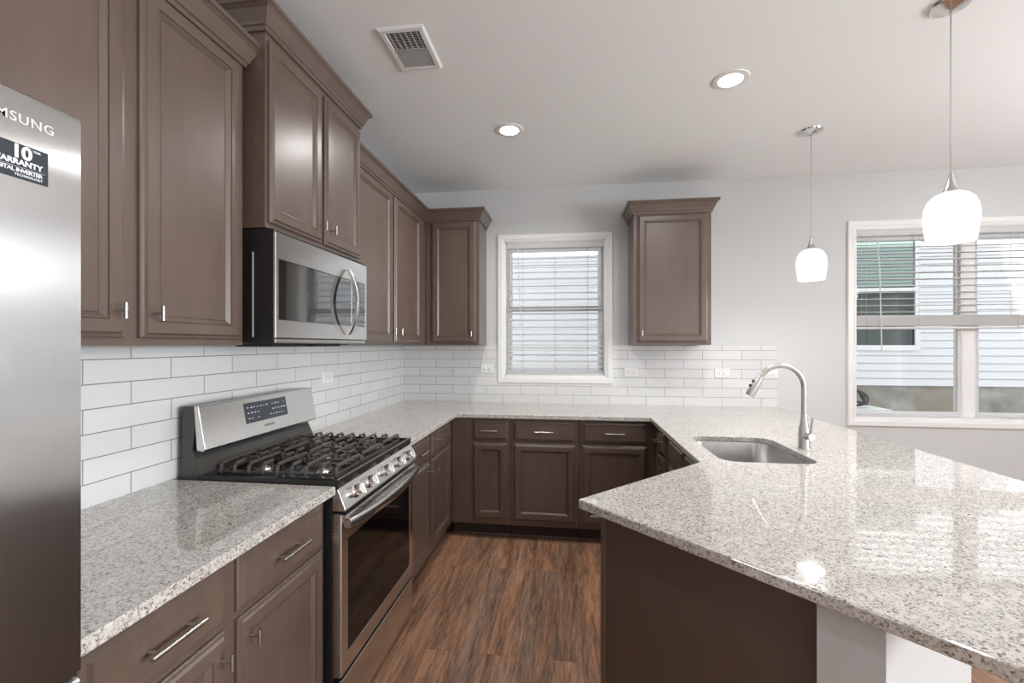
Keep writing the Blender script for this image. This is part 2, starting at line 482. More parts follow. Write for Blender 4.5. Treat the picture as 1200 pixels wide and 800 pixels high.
def window(n, op, cas, units, label):
    x0, x1, z0, z1 = op
    # jamb lining is the window object itself
    mb = MB()
    for a in ((x0, x0 + 0.012, D, D + T, z0, z1), (x1 - 0.012, x1, D, D + T, z0, z1), (x0, x1, D, D + T, z0, z0 + 0.012), (x0, x1, D, D + T, z1 - 0.012, z1)):
        mb.box(*a)
    root = struct('window_%d' % n, mb, 'white')
    casing(*cas, 0.062, 'window_casing', D, root)
    yf = D + 0.058
    fw_, sw_ = (0.018, 0.027) if n == 1 else (0.014, 0.014)
    for (a, b) in units:
        mid = (z0 + z1) / 2
        frame_ring(a, b, z0 + 0.012, z1 - 0.012, fw_, 0.018, 0.025, yf, yf + 0.05).build('window_frame', 'vinyl', root, 0.003)
        for nm, (s0, s1, yy) in (('lower_sash', (z0 + 0.0305, mid + 0.02, yf + 0.005)), ('upper_sash', (mid - 0.018, z1 - 0.0375, yf + 0.027))):
            so = frame_ring(a + fw_ + 0.0005, b - fw_ - 0.0005, s0, s1, sw_, 0.020 if nm == 'lower_sash' else 0.036, 0.038, yy, yy + 0.022).build(nm, 'vinyl', root, 0.002)
            MB().box(a + fw_ + sw_ - 0.004, b - fw_ - sw_ + 0.004, yy + 0.009, yy + 0.012, s0 + 0.016, s1 - 0.03).build('glass_pane', 'glass', so)
    for (a, b), (c, d) in zip(units, units[1:]):
        MB().box(b - 0.001, c + 0.001, D + 0.06, D + T, z0 + 0.012, z1 - 0.012).build('mullion', 'white', root, 0.003)
    return root
window(1, W1, (-0.616, 0.360, 1.083, 2.358), [(W1[0] + 0.012, W1[1] - 0.012)], '')
window(2, W2, (2.157, 3.91, 0.778, 2.378), [(W2[0] + 0.012, 3.012), (3.100, W2[1] - 0.012)], '')

# unseen rear / right windows, added as frames round the fill area lights
def added_window(n, axis, c, a0, a1, z0, z1, split, inward):
    mb = MB()
    def bx(a, b, zz0, zz1, t=0.03, o=0.0):
        if axis == 'x': mb.box(min(c, c + inward * t), max(c, c + inward * t), a, b, zz0, zz1)
        else: mb.box(a, b, min(c, c + inward * t), max(c, c + inward * t), zz0, zz1)
    w_ = 0.07
    bx(a0 - w_, a0 + 0.03, z0 - w_, z1 + w_); bx(a1 - 0.03, a1 + w_, z0 - w_, z1 + w_)
    bx(a0, a1, z0 - w_, z0 + 0.03); bx(a0, a1, z1 - 0.03, z1 + w_)
    for s_ in split: bx(s_ - 0.05, s_ + 0.05, z0, z1)
    struct('window_%d' % n, mb, 'white', 0.004)
added_window(3, 'x', RX, WR[0], WR[1], WR[2], WR[3], [-0.9], -1)
added_window(4, 'y', RY, WB[0], WB[1], WB[2], WB[3], [1.9], 1)

# ------------------------------------------------------------------ backsplash
mb = MB(); ty = D - 0.008
mb.box(WX, -0.616, ty, D, CT, 1.403); mb.box(-0.616, 0.360, ty, D, CT, 1.083); mb.box(0.360, XO, ty, D, CT, 1.403)
struct('wall_back_tiles', mb, 'tile_back')
struct('wall_left_tiles', MB().box(WX, WX + 0.008, 0.40, D - 0.008, CT, 1.403), 'tile_left')

# ================================================================== CABINETRY
def rect(x0, x1, z0, z1, i, y): return [(x0 + i, y, z0 + i), (x1 - i, y, z0 + i), (x1 - i, y, z1 - i), (x0 + i, y, z1 - i)]
def door_mb(x0, x1, z0, z1, y=0.0, fw=0.052):
    """recessed-panel door, front towards local -y, back on plane y"""
    L = [(0, 0), (0, -0.009), (0.003, -0.012), (0.010, -0.0135), (0.015, -0.020), (fw - 0.006, -0.020), (fw - 0.0048, -0.0155), (fw - 0.0035, -0.0176),
         (fw - 0.0005, -0.0176), (fw + 0.0100, -0.0082), (fw + 0.0110, -0.0066), (fw + 0.0120, -0.0082)]
    return MB().loops([rect(x0, x1, z0, z1, i, y + d) for i, d in L])
def drawer_mb(x0, x1, z0, z1, y=0.0):
    L = [(0, 0), (0, -0.009), (0.003, -0.0115), (0.012, -0.013), (0.018, -0.020)]
    return MB().loops([rect(x0, x1, z0, z1, i, y + d) for i, d in L])
def knob(parent, x, z, y=-0.02):
    mb = MB()
    mb.tube([(x, y, z), (x, y - 0.030, z)], 0.0036, 10)
    mb.tube([(x, y - 0.032, z - 0.020), (x, y - 0.032, z + 0.020)], 0.0052, 12)
    return mb.build('knob', 'nickel', parent)
def pull(parent, x, z, ln=0.135, y=-0.02):
    mb = MB()
    for s in (-1, 1):
        mb.tube([(x + s * ln * 0.34, y, z), (x + s * ln * 0.34, y - 0.028, z)], 0.0042, 10)
    mb.tube([(x - ln / 2, y - 0.030, z), (x + ln / 2, y - 0.030, z)], 0.0058, 12)
    return mb.build('handle', 'nickel', parent)
DB, DT = 0.150, 0.702       # base door
RB, RT = 0.722, 0.862       # drawer
def base_cabinet(label, loc, rz, width, bays, depth=0.585, group='base cabinets', box_h=CT - 0.031, panel=None, false_front=False):
    """bays: (x0, x1, knob side -1/1/0)"""
    t = thing('base_cabinet', label, 'cabinet', loc, rz, group)
    b = MB()
    # carcass with a front toe recess
    b.extrude([(0.0, 0.108), (0.0, box_h), (depth, box_h), (depth, 0.0), (0.075, 0.0), (0.075, 0.108)], 'x', 0.001, width - 0.001)
    b.build('carcass', 'cab', t, 0.001, 1)
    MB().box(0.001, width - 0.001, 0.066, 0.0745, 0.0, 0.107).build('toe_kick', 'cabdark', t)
    tr = MB().box(0.001, width - 0.001, 0.056, 0.066, 0.0, 0.018)
    tr.build('shoe_molding', 'cab', t, 0.004)
    for x0, x1, side in bays:
        d = door_mb(x0, x1, DB, DT).build('door', 'cab', t)
        if side: knob(d, (x1 - 0.028) if side > 0 else (x0 + 0.028), 0.645)
        w_ = drawer_mb(x0, x1, RB, RT).build('false_front' if false_front else 'drawer', 'cab', t)
        if not false_front: pull(w_, (x0 + x1) / 2, 0.793, min(0.132, (x1 - x0) * 0.48))
    return t
def crown(path, parent, z, closed_inner=None):
    """crown moulding swept along a 2D polyline (outer side = right of travel); mitred"""
    prof = [(0.0, -0.012), (0.008, -0.012), (0.010, 0.002), (0.016, 0.006), (0.018, 0.016), (0.034, 0.052), (0.045, 0.062), (0.050, 0.064), (0.050, 0.080), (0.0, 0.080)]
    pts = [Vector(p) for p in path]; n = len(pts); offs = []
    for i in range(n):
        ds = []
        if i > 0: ds.append((pts[i] - pts[i - 1]).normalized())
        if i < n - 1: ds.append((pts[i + 1] - pts[i]).normalized())
        ns = [Vector((d.y, -d.x)) for d in ds]
        if len(ns) == 1: offs.append(ns[0])
        else:
            m = (ns[0] + ns[1]).normalized(); offs.append(m / max(0.3, m.dot(ns[0])))
    vs = []; k = len(prof)
    for i in range(n):
        for o, h in prof:
            p = pts[i] + offs[i] * o; vs.append((p.x, p.y, z + h))
    fs = []
    for i in range(n - 1):
        for j in range(k):
            j2 = (j + 1) % k
            fs.append((i * k + j, i * k + j2, (i + 1) * k + j2, (i + 1) * k + j))
    fs.append(list(range(k))[::-1]); fs.append([(n - 1) * k + j for j in range(k)])
    return MB().add(vs, fs).build('crown_molding', 'cab', parent)
def wall_cabinet(label, loc, rz, width, doors, z0, z1, depth, cpath, group='wall cabinets', zd=None):
    t = thing('wall_cabinet', label, 'cabinet', loc, rz, group)
    MB().box(0.001, width - 0.001, 0, depth, z0, z1).build('carcass', 'cab', t, 0.001, 1)
    a, b = zd or (z0 + 0.020, z1 - 0.022)
    for x0, x1, kx in doors:
        d = door_mb(x0, x1, a, b).build('door', 'cab', t)
        if kx is not None: knob(d, kx, a + 0.068)
    crown(cpath, t, z1 - 0.002)
    return t
UB, UT = 1.410, 2.420
# left wall, local x -> world +y, local -y -> world +x ; face frame plane x=-1.159, doors stand 20 mm proud
UF = -1.159
ox = 0.605
wall_cabinet('tall brown wall cabinet with two doors, nearest on the left wall, above the fridge side', (UF, ox, 0), PI / 2, 1.440 - ox,
             [(0.032, 1.009 - ox, 0.975 - ox), (1.050 - ox, 1.413 - ox, 1.078 - ox)], UB, UT, UF - WX - 0.001,
             [(0, 0), (1.440 - ox, 0), (1.440 - ox, 0.302)])
oy = 1.467
wall_cabinet('raised brown wall cabinet with two doors directly above the microwave', (-1.092, oy, 0), PI / 2, 2.190 - oy,
             [(1.478 - oy, 1.815 - oy, 1.788 - oy), (1.842 - oy, 2.172 - oy, 1.868 - oy)], 1.838, 2.560, -1.092 - WX - 0.001,
             [(0, 0.370), (0, 0), (2.190 - oy, 0), (2.190 - oy, 0.370)], zd=(1.858, 2.520))
oz = 2.193
wall_cabinet('brown two-door wall cabinet on the left wall between microwave and corner', (UF, oz, 0), PI / 2, D - oz,
             [(2.222 - oz, 2.754 - oz, 2.720 - oz), (2.797 - oz, 3.307 - oz, 2.832 - oz)], UB, UT, UF - WX - 0.001,
             [(0, 0), (3.459 - oz, 0), (3.459 - oz, -0.012)])
# back wall, face plane y = 3.459
BF = 3.459
bx0 = -1.156
wall_cabinet('narrow brown single-door wall cabinet on the back wall, left of the kitchen window', (bx0, BF, 0), 0, -0.713 - bx0,
             [(-1.106 - bx0, -0.741 - bx0, -0.769 - bx0)], UB, UT, D - BF - 0.001,
             [(0.0, 0), (-0.713 - bx0, 0), (-0.713 - bx0, 0.305)])
wall_cabinet('brown single-door wall cabinet standing alone right of the kitchen window', (0.486, BF, 0), 0, 1.052 - 0.486,
             [(0.515 - 0.486, 1.024 - 0.486, 0.028 + 0.029)], UB, UT, D - BF - 0.001,
             [(0, 0.305), (0, 0), (1.052 - 0.486, 0), (1.052 - 0.486, 0.305)])

BFX = -0.860     # base face frame plane on the left wall
o1 = 0.640
base_cabinet('brown base cabinet with two drawers and doors between fridge and range', (BFX, o1, 0), PI / 2, 1.455 - o1,
             [(0.024, 0.997 - o1, 1), (1.037 - o1, 1.428 - o1, -1)], depth=BFX - WX - 0.002)
o2 = 2.202
base_cabinet('brown base cabinet with two drawers and doors right of the range', (BFX, o2, 0), PI / 2, 3.157 - o2,
             [(2.232 - o2, 2.605 - o2, 1), (2.639 - o2, 3.063 - o2, -1)], depth=BFX - WX - 0.002)
BFY = 3.160
base_cabinet('narrow brown base cabinet with one drawer in the left corner of the back wall', (-0.858, BFY, 0), 0, 0.436,
             [(-0.696 + 0.858, -0.445 + 0.858, 1)], depth=D - BFY - 0.002)
base_cabinet('wide brown base cabinet with one drawer below the kitchen window', (-0.421, BFY, 0), 0, 0.486,
             [(0.022, 0.462, 1)], depth=D - BFY - 0.002)
base_cabinet('wide brown base cabinet partly hidden behind the pointed counter corner', (0.066, BFY, 0), 0, 0.528,
             [(0.023, 0.465, -1)], depth=D - BFY - 0.002)
# right run, facing -x : local x -> world -y
RFX = XI + 0.045
base_cabinet('small brown base cabinet with drawer facing left in the right corner', (RFX, 3.158, 0), -PI / 2, 3.158 - 2.760,
             [(3.158 - 3.069, 3.158 - 2.815, 1)], depth=0.605)
t = base_cabinet('brown sink base cabinet below the sink, facing the range', (RFX, 2.755, 0), -PI / 2, 2.755 - 1.985,
             [(2.755 - 2.690, 2.755 - 2.368, 1), (2.755 - 2.331, 2.755 - 2.010, -1)], depth=0.605, box_h=0.60, false_front=True)
MB().box(0.001, 0.769, 0.0, 0.018, 0.60, CT - 0.031).build('face_rail', 'cab', t)

# wing cabinet at 45 degrees, local x runs from the bend to the open end
rzw = math.radians(225)
ix, iy = XI + 0.045 * 1.0, 1.961 - 0.4142 * 0.045
L0 = 0.028
L1 = ((P3[0] - XI) ** 2 + (P3[1] - 1.961) ** 2) ** 0.5 - 0.03 - 0.045 * 0.4142
t = base_cabinet('angled brown peninsula base cabinet with plain painted end panel', (ix, iy, 0), rzw, L1 - 0.013,
                 [(0.045, L1 - 0.06, -1)], depth=0.605)
pn = MB().box(L1 - 0.012, L1, 0.0, 0.609, 0.0, CT - 0.031).build('end_panel', 'panel', t, 0.001)
pn['label'] = 'flat dark brown painted side panel'
MB().box(L1 - 0.030, L1 + 0.005, -0.006, 0.014, 0.0, CT - 0.031).build('corner_trim', 'cab', t, 0.002)

# ------------------------------------------------------------------ countertops
def slab(name, outer, hole, z0, z1, label, bev=0.004):
    bm = bmesh.new()
    loops = [outer] + ([hole] if hole else [])
    for z in (z0, z1):
        es = []
        for lp in loops:
            vs = [bm.verts.new((x, y, z)) for x, y in lp]
            es += [bm.edges.new((vs[i], vs[(i + 1) % len(vs)])) for i in range(len(vs))]
        bmesh.ops.triangle_fill(bm, use_beauty=True, use_dissolve=False, edges=es)
    bm.verts.ensure_lookup_table()
    n = sum(len(l) for l in loops); off = 0
    for lp in loops:
        m_ = len(lp)
        for i in range(m_):
            a, b_ = off + i, off + (i + 1) % m_
            bm.faces.new((bm.verts[a], bm.verts[b_], bm.verts[n + b_], bm.verts[n + a]))
        off += m_
    bmesh.ops.recalc_face_normals(bm, faces=bm.faces)
    me = bpy.data.meshes.new(name); bm.to_mesh(me); bm.free()
    me.materials.append(M['granite'])
    o = bpy.data.objects.new(name, me); COL.objects.link(o)
    b = o.modifiers.new('bevel', 'BEVEL'); b.width = bev; b.segments = 3; b.limit_method = 'ANGLE'; b.angle_limit = math.radians(50)
    return tag(o, label, 'countertop')
def rounded(x0, x1, y0, y1, r, n=6):
    pts = []
    for cx, cy, a in ((x1 - r, y1 - r, 0), (x0 + r, y1 - r, 90), (x0 + r, y0 + r, 180), (x1 - r, y0 + r, 270)):
        for k in range(n + 1):
            th = math.radians(a + 90 * k / n); pts.append((cx + r * math.cos(th), cy + r * math.sin(th)))
    return pts
SK = (0.652, 1.050, 1.985, 2.525)
slab('countertop', [(WX, 2.197), (-0.815, 2.197), (-0.815, 3.115), (XI, 3.115), (XI, 1.961), P3, wing(1.092), (XO, 1.513), (XO, D), (WX, D)],
     rounded(*SK, 0.075), CT - 0.030, CT, 'long speckled granite countertop wrapping from the range past the sink to the peninsula')
slab('countertop', [(WX, 0.640), (-0.815, 0.640), (-0.815, 1.459), (WX, 1.459)], None, CT - 0.030, CT,
     'short speckled granite countertop between fridge and range')

# ------------------------------------------------------------------ sink
mb = MB()
def ringp(e, z, r): return [(x, y, z) for x, y in rounded(SK[0] - e, SK[1] + e, SK[2] - e, SK[3] + e, r)]
rings = [ringp(0.022, CT - 0.0315, 0.09), ringp(0.003, CT - 0.0315, 0.078), ringp(0.002, CT - 0.036, 0.077), ringp(-0.006, CT - 0.20, 0.075),
         ringp(-0.014, CT - 0.222, 0.07), ringp(-0.034, CT - 0.232, 0.055)]
n = len(rings[0]); vs = [p for r in rings for p in r]; fs = []
for i in range(len(rings) - 1):
    for k in range(n):
        k2 = (k + 1) % n; fs.append((i * n + k, i * n + k2, (i + 1) * n + k2, (i + 1) * n + k))
fs.append([(len(rings) - 1) * n + k for k in range(n)])
mb.add(vs, fs, True)
sk = thing('sink', 'rectangular stainless undermount sink set in the peninsula counter', 'sink', (0, 0, 0))
bo = mb.build('basin', 'sinksteel', sk)
so = bo.modifiers.new('solid', 'SOLIDIFY'); so.thickness = 0.0015; so.offset = 1
cx, cy = (SK[0] + SK[1]) / 2, (SK[2] + SK[3]) / 2
MB().lathe([(0.0, CT - 0.2305), (0.03, CT - 0.2305), (0.044, CT - 0.2295), (0.045, CT - 0.2315)], (cx, cy, 0)).build('drain', 'chrome', sk)

# ------------------------------------------------------------------ faucet
fx, fy = 1.120, 2.286
f = thing('faucet', 'brushed nickel gooseneck pull-down faucet behind the sink', 'faucet', (fx, fy, CT))
MB().lathe([(0.0, 0.0), (0.027, 0.0), (0.027, 0.004), (0.0245, 0.008), (0.0245, 0.075), (0.0225, 0.082), (0.0225, 0.098), (0.0165, 0.125), (0.0135, 0.165), (0.0, 0.165)]).build('body', 'nickel', f)
pts = [(0, 0, 0.15), (0, 0, 0.24), (0, 0, 0.285)]
R_ = 0.104
for k in range(1, 19):
    a = PI * k / 18 * 0.86
    pts.append((-R_ + R_ * math.cos(a), 0, 0.293 + R_ * math.sin(a)))
MB().tube(pts, 0.0125, 14).build('gooseneck', 'nickel', f)
e = Vector(pts[-1]); dr = (Vector(pts[-1]) - Vector(pts[-2])).normalized()
sp = [e - dr * 0.004, e + dr * 0.012, e + dr * 0.03, e + dr * 0.085, e + dr * 0.10, e + dr * 0.101]
so_ = MB().tube(sp, [0.0135, 0.0150, 0.0165, 0.0215, 0.0205, 0.017], 18).build('spray_head', 'nickel', f)
q = e + dr * 0.055
mb = MB(); nrm = Vector((dr.z, 0, -dr.x)) if dr.z < 0 else Vector((-dr.z, 0, dr.x))
for k, s_ in enumerate((0.03, 0.055)):
    c_ = e + dr * s_ + nrm * (0.019 + 0.001 * k)
    mb.tube([c_, c_ + nrm * 0.006], 0.0065, 10)
mb.build('spray_button', 'blackmatte', so_)
hd = MB().tube([(0, -0.02, 0.062), (0.006, -0.045, 0.064), (0.007, -0.056, 0.0645)], [0.016, 0.0165, 0.0155], 16).build('handle_hub', 'nickel', f)
MB().tube([(0.007, -0.048, 0.076), (0.010, -0.050, 0.115), (0.013, -0.052, 0.152)], [0.0058, 0.0058, 0.0062], 12).build('lever', 'nickel', hd)

# ================================================================== RANGE
RG0 = 1.465; RW = 0.724
rg = thing('gas_range', 'stainless steel freestanding gas range with black grates and oven', 'range', (-0.80, RG0, 0), PI / 2)
MB().box(0.002, RW - 0.002, 0.036, 0.635, 0.035, 0.900).build('body', 'blackmatte', rg, 0.002)
for lx in (0.05, RW - 0.05):
    for ly in (0.10, 0.58):
        MB().lathe([(0.0, 0), (0.018, 0), (0.018, 0.006), (0.008, 0.01), (0.008, 0.034), (0, 0.034)], (lx, ly, 0)).build('leg', 'blackmatte', rg)
# cooktop deck with raised rim
mb = MB()
mb.loops([[(a, b, z) for a, b in ((0 + i, 0.020 + i), (RW - i, 0.020 + i), (RW - i, 0.56 - i), (0 + i, 0.56 - i))]
          for i, z in ((0, 0.9005), (0, 0.930), (0.010, 0.933), (0.016, 0.931), (0.024, 0.918), (0.05, 0.916))])
mb.build('cooktop', 'black', rg, 0.001)
MB().box(0.001, RW - 0.001, 0.010, 0.022, 0.9015, 0.934).build('front_strip', 'black', rg, 0.004)
MB().box(0.003, RW - 0.003, 0.008, 0.014, 0.933, 0.937).build('front_trim', 'steel', rg, 0.001)
# sloped control panel
cp = MB().extrude([(0.012, 0.901), (-0.018, 0.828), (-0.014, 0.822), (0.034, 0.822), (0.034, 0.901)], 'x', 0.0, RW).build('control_panel', 'steel', rg, 0.002)
sl = Vector((0, -0.03, -0.073)).normalized(); nrm = Vector((0, -0.073, 0.03)).normalized()
pc = Vector((0, -0.003, 0.8645))
rotm = Matrix((Vector((1, 0, 0)), -sl, nrm)).transposed().to_4x4()
for lx in (0.101, 0.212, 0.371, 0.510, 0.631):
    c = Vector((lx, pc.y, pc.z))
    mb = MB().lathe([(0, 0), (0.0255, 0.0), (0.0255, 0.006), (0.0215, 0.008), (0.020, 0.026), (0.018, 0.030), (0, 0.030)], seg=28)
    k0 = len(mb.v)
    mb.loops([[(-0.006, -0.0195, z), (0.006, -0.0195, z), (0.006, 0.0195, z), (-0.006, 0.0195, z)] for z in (0.028, 0.039)] +
             [[(-0.003, -0.018, 0.042), (0.003, -0.018, 0.042), (0.003, 0.018, 0.042), (-0.003, 0.018, 0.042)]])
    tr = Matrix.Translation(c) @ rotm
    mb.v = [tuple(tr @ Vector(v)) for v in mb.v]
    mb.build('control_knob', 'chrome', rg, recalc=True)
# oven door
dz0, dz1 = 0.232, 0.806
dd = thing  # (name kept free)
door = MB()
gx0, gx1, gz0, gz1 = 0.050, RW - 0.047, 0.296, 0.708
def fr(i, y): return [(0.003 + i, y, dz0 + i), (RW - 0.003 - i, y, dz0 + i), (RW - 0.003 - i, y, dz1 - i), (0.003 + i, y, dz1 - i)]
def gl(i, y): return [(gx0 + i, y, gz0 + i), (gx1 - i, y, gz0 + i), (gx1 - i, y, gz1 - i), (gx0 + i, y, gz1 - i)]
door.loops([fr(0, 0.034), fr(0, 0.002), fr(0.002, 0.0), gl(0, 0.0), gl(0.001, 0.004), gl(0.001, 0.030)], True, True)
dr_ = door.build('oven_door', 'steel', rg)
MB().box(gx0 + 0.0012, gx1 - 0.0012, 0.0015, 0.006, gz0 + 0.0012, gz1 - 0.0012).build('oven_window', 'oven_glass', dr_)
# top lip of the door with slots and the arched handle
MB().extrude([(0.0, 0.775), (-0.016, 0.792), (-0.014, 0.806), (0.030, 0.812), (0.030, 0.775)], 'x', 0.008, RW - 0.008).build('door_lip', 'steel', dr_, 0.001)
hb = MB(); N = 28; vs = []; fs = []
for i in range(N + 1):
    s_ = i / N; x = 0.006 + s_ * (RW - 0.012); bow = math.sin(PI * s_) ** 0.75
    yc = -0.022 - 0.040 * bow; th = 0.013; hh = 0.017 + 0.003 * bow
    zc = 0.780
    # rounded, slightly tilted section
    sec = [(-0.012, -0.6), (-0.012, 0.5), (-0.006, 1.0), (0.006, 1.0), (0.012, 0.5), (0.012, -0.6), (0.005, -1.0), (-0.006, -1.0)]
    for a, b in sec: vs.append((x, yc + a * th / 0.012, zc + b * hh))
for i in range(N):
    for k in range(8):
        k2 = (k + 1) % 8; fs.append((i * 8 + k, i * 8 + k2, (i + 1) * 8 + k2, (i + 1) * 8 + k))
fs.append(list(range(8))[::-1]); fs.append([N * 8 + k for k in range(8)])
hb.add(vs, fs, True)
ho = hb.build('door_handle', 'steel', dr_, 0.0)
# web between door and handle, carrying the vent slots
vs = []; N = 28
for i in range(N + 1):
    s_ = i / N; x = 0.006 + s_ * (RW - 0.012); bow = math.sin(PI * s_) ** 0.75
    yc = -0.022 - 0.040 * bow
    vs += [(x, 0.0, 0.803), (x, yc, 0.796), (x, yc, 0.790), (x, 0.0, 0.797)]
fs = []
for i in range(N):
    for k in range(4):
        k2 = (k + 1) % 4; fs.append((i * 4 + k, i * 4 + k2, (i + 1) * 4 + k2, (i + 1) * 4 + k))
fs.append((3, 2, 1, 0)); fs.append((N * 4, N * 4 + 1, N * 4 + 2, N * 4 + 3))
MB().add(vs, fs).build('handle_web', 'steel', dr_)
sb = MB()
for g in range(4):
    xa = 0.11 + g * 0.145
    sb = MB()
    for r_ in range(3):
        yy = -0.010 - 0.011 * r_
        sb.box(xa, xa + 0.085, yy - 0.0028, yy + 0.0028, 0.7985 + yy * 0.16, 0.8042 + yy * 0.16)
    sb.build('vent_slot', 'slot', dr_)
# perforated side strip, seen beside the door's edge
pm = MB()
for i in range(46):
    z = 0.30 + i * 0.0105
    pm.box(-0.0004, 0.0022, 0.008, 0.030, z, z + 0.005)
pm.build('side_vents', 'steel', rg)
# storage drawer
dw = MB().loops([[(a, y, b) for a, b in ((0.003 + i, 0.045 + i), (RW - 0.003 - i, 0.045 + i), (RW - 0.003 - i, 0.214 - i), (0.003 + i, 0.214 - i))]
            for i, y in ((0, 0.034), (0, 0.006), (0.004, 0.001))]).build('storage_drawer', 'steel', rg)
MB().box(0.004, RW - 0.004, -0.004, 0.010, 0.214, 0.222).build('drawer_lip', 'steel', dw, 0.002)
# backguard
bgd = MB().extrude([(0.636, 0.905), (0.625, 1.182), (0.575, 1.184), (0.570, 1.150), (0.588, 1.020), (0.545, 0.934), (0.545, 0.905)], 'x', 0.003, RW - 0.003).build('backguard', 'riser', rg, 0.002)
bgd['label'] = 'glossy black riser behind the cooktop'
pan = MB().extrude([(0.562, 1.184), (0.532, 1.024), (0.536, 1.016), (0.566, 1.020), (0.578, 1.184)], 'x', 0.0, RW).build('control_fascia', 'steel', rg, 0.0025)
# display lies on the fascia's tilted face
sv = Vector((0, 0.030, 0.160)).normalized(); nv = Vector((0, -0.160, 0.030)).normalized(); base = Vector((0, 0.532, 1.024))
def fascia(x, s_, off): p = base + sv * s_ + nv * off; return (x, p.y, p.z)
def fbox(x0, x1, s0, s1, o0, o1, mb):
    return mb.loops([[fascia(x0, s0, o), fascia(x1, s0, o), fascia(x1, s1, o), fascia(x0, s1, o)] for o in (o0, o1)])
disp = fbox(0.225, 0.497, 0.056, 0.142, 0.0, 0.0015, MB()).build('display', 'display', rg)
mb = MB(); random.seed(3)
for r_ in range(3):
    for c_ in range(13):
        if r_ < 2 and 4 <= c_ <= 6: continue
        if random.random() < 0.2: continue
        x = 0.240 + c_ * 0.0195; s_ = 0.073 + r_ * 0.023
        fbox(x, x + random.uniform(0.006, 0.012), s_, s_ + random.uniform(0.003, 0.006), 0.0015, 0.0018, MB()).build('display_button', 'displayicon', disp)
tl = text_mesh('range_lettering', 'SAMSUNG', 0.0135, 'logodark', pan, (0, 0, 0), (0, 0, 0), 'CENTER', 0.0002, 1.15)
tl.data.transform(Matrix.Translation(Vector(fascia(0.362, 0.027, 0.0004))) @ Matrix((Vector((1, 0, 0)), sv, nv)).transposed().to_4x4())
# burners
for lx, ly, r_ in ((0.165, 0.42, 0.034), (0.165, 0.18, 0.043), (0.372, 0.30, 0.046), (0.575, 0.42, 0.034), (0.575, 0.18, 0.043)):
    b = MB().lathe([(0, 0.9165), (r_ * 1.25, 0.9165), (r_ * 1.2, 0.924), (r_ * 0.95, 0.926), (r_ * 0.95, 0.931), (0, 0.931)], (lx, ly, 0)).build('burner', 'nickel', rg)
    MB().lathe([(0, 0.9312), (r_, 0.9312), (r_, 0.937), (r_ * 0.9, 0.940), (0, 0.941)], (lx, ly, 0)).build('burner_cap', 'cap', b)
# grates: three cast iron sections side by side
def bar(mb, a, b, w_=0.0095, h=0.011):
    a = Vector(a); b = Vector(b); d = (b - a).normalized(); s_ = d.cross(Vector((0, 0, 1))).normalized() * w_ / 2; u = Vector((0, 0, h))
    if d.z: u = s_.cross(d).normalized() * h; u = u if u.z > 0 else -u
    vs = [a - s_, a + s_, b + s_, b - s_]; vs = vs + [v + u for v in vs]
    mb.add(vs, [(3, 2, 1, 0), (4, 5, 6, 7), (0, 1, 5, 4), (1, 2, 6, 5), (2, 3, 7, 6), (3, 0, 4, 7)])
gw = 0.608 / 3
for g in range(3):
    xa = 0.068 + g * gw + 0.0015; xb = xa + gw - 0.003
    mb = MB(); ya, yb = 0.060, 0.530
    zt, zl = 0.9535, 0.9215
    # low side rails and the top cross bars whose ends bend down to them
    for x in (xa + 0.006, xb - 0.006):
        bar(mb, (x, ya, zl), (x, yb, zl), 0.009, 0.010)
    nb = 9
    for i in range(nb):
        y = ya + (yb - ya) * i / (nb - 1)
        full = i % 2 == 0
        if full:
            bar(mb, (xa + 0.010, y, zt), (xb - 0.010, y, zt))
            bar(mb, (xa + 0.005, y, zl), (xa + 0.012, y, zt)); bar(mb, (xb - 0.005, y, zl), (xb - 0.012, y, zt))
        else:
            l_ = gw * 0.27
            bar(mb, (xa + 0.010, y, zt), (xa + 0.020 + l_ * 0.75, y, zt)); bar(mb, (xb - 0.010, y, zt), (xb - 0.020 - l_ * 0.75, y, zt))
            bar(mb, (xa + 0.005, y, zl), (xa + 0.012, y, zt)); bar(mb, (xb - 0.005, y, zl), (xb - 0.012, y, zt))
    for y in (ya, yb):
        bar(mb, (xa + 0.002, y, zl), (xb - 0.002, y, zl), 0.009, 0.010)
    xm = (xa + xb) / 2
    bar(mb, (xm, ya, zt - 0.002), (xm, ya + 0.085, zt - 0.002)); bar(mb, (xm, yb, zt - 0.002), (xm, yb - 0.085, zt - 0.002))
    bar(mb, (xm, 0.245, zt - 0.002), (xm, 0.330, zt - 0.002))
    for x in (xa + 0.006, xb - 0.006):
        for y in (ya, 0.288, yb): mb.box(x - 0.006, x + 0.006, y - 0.006, y + 0.006, 0.917, zl + 0.002)
    mb.build('grate', 'iron', rg, 0.0015, 2)

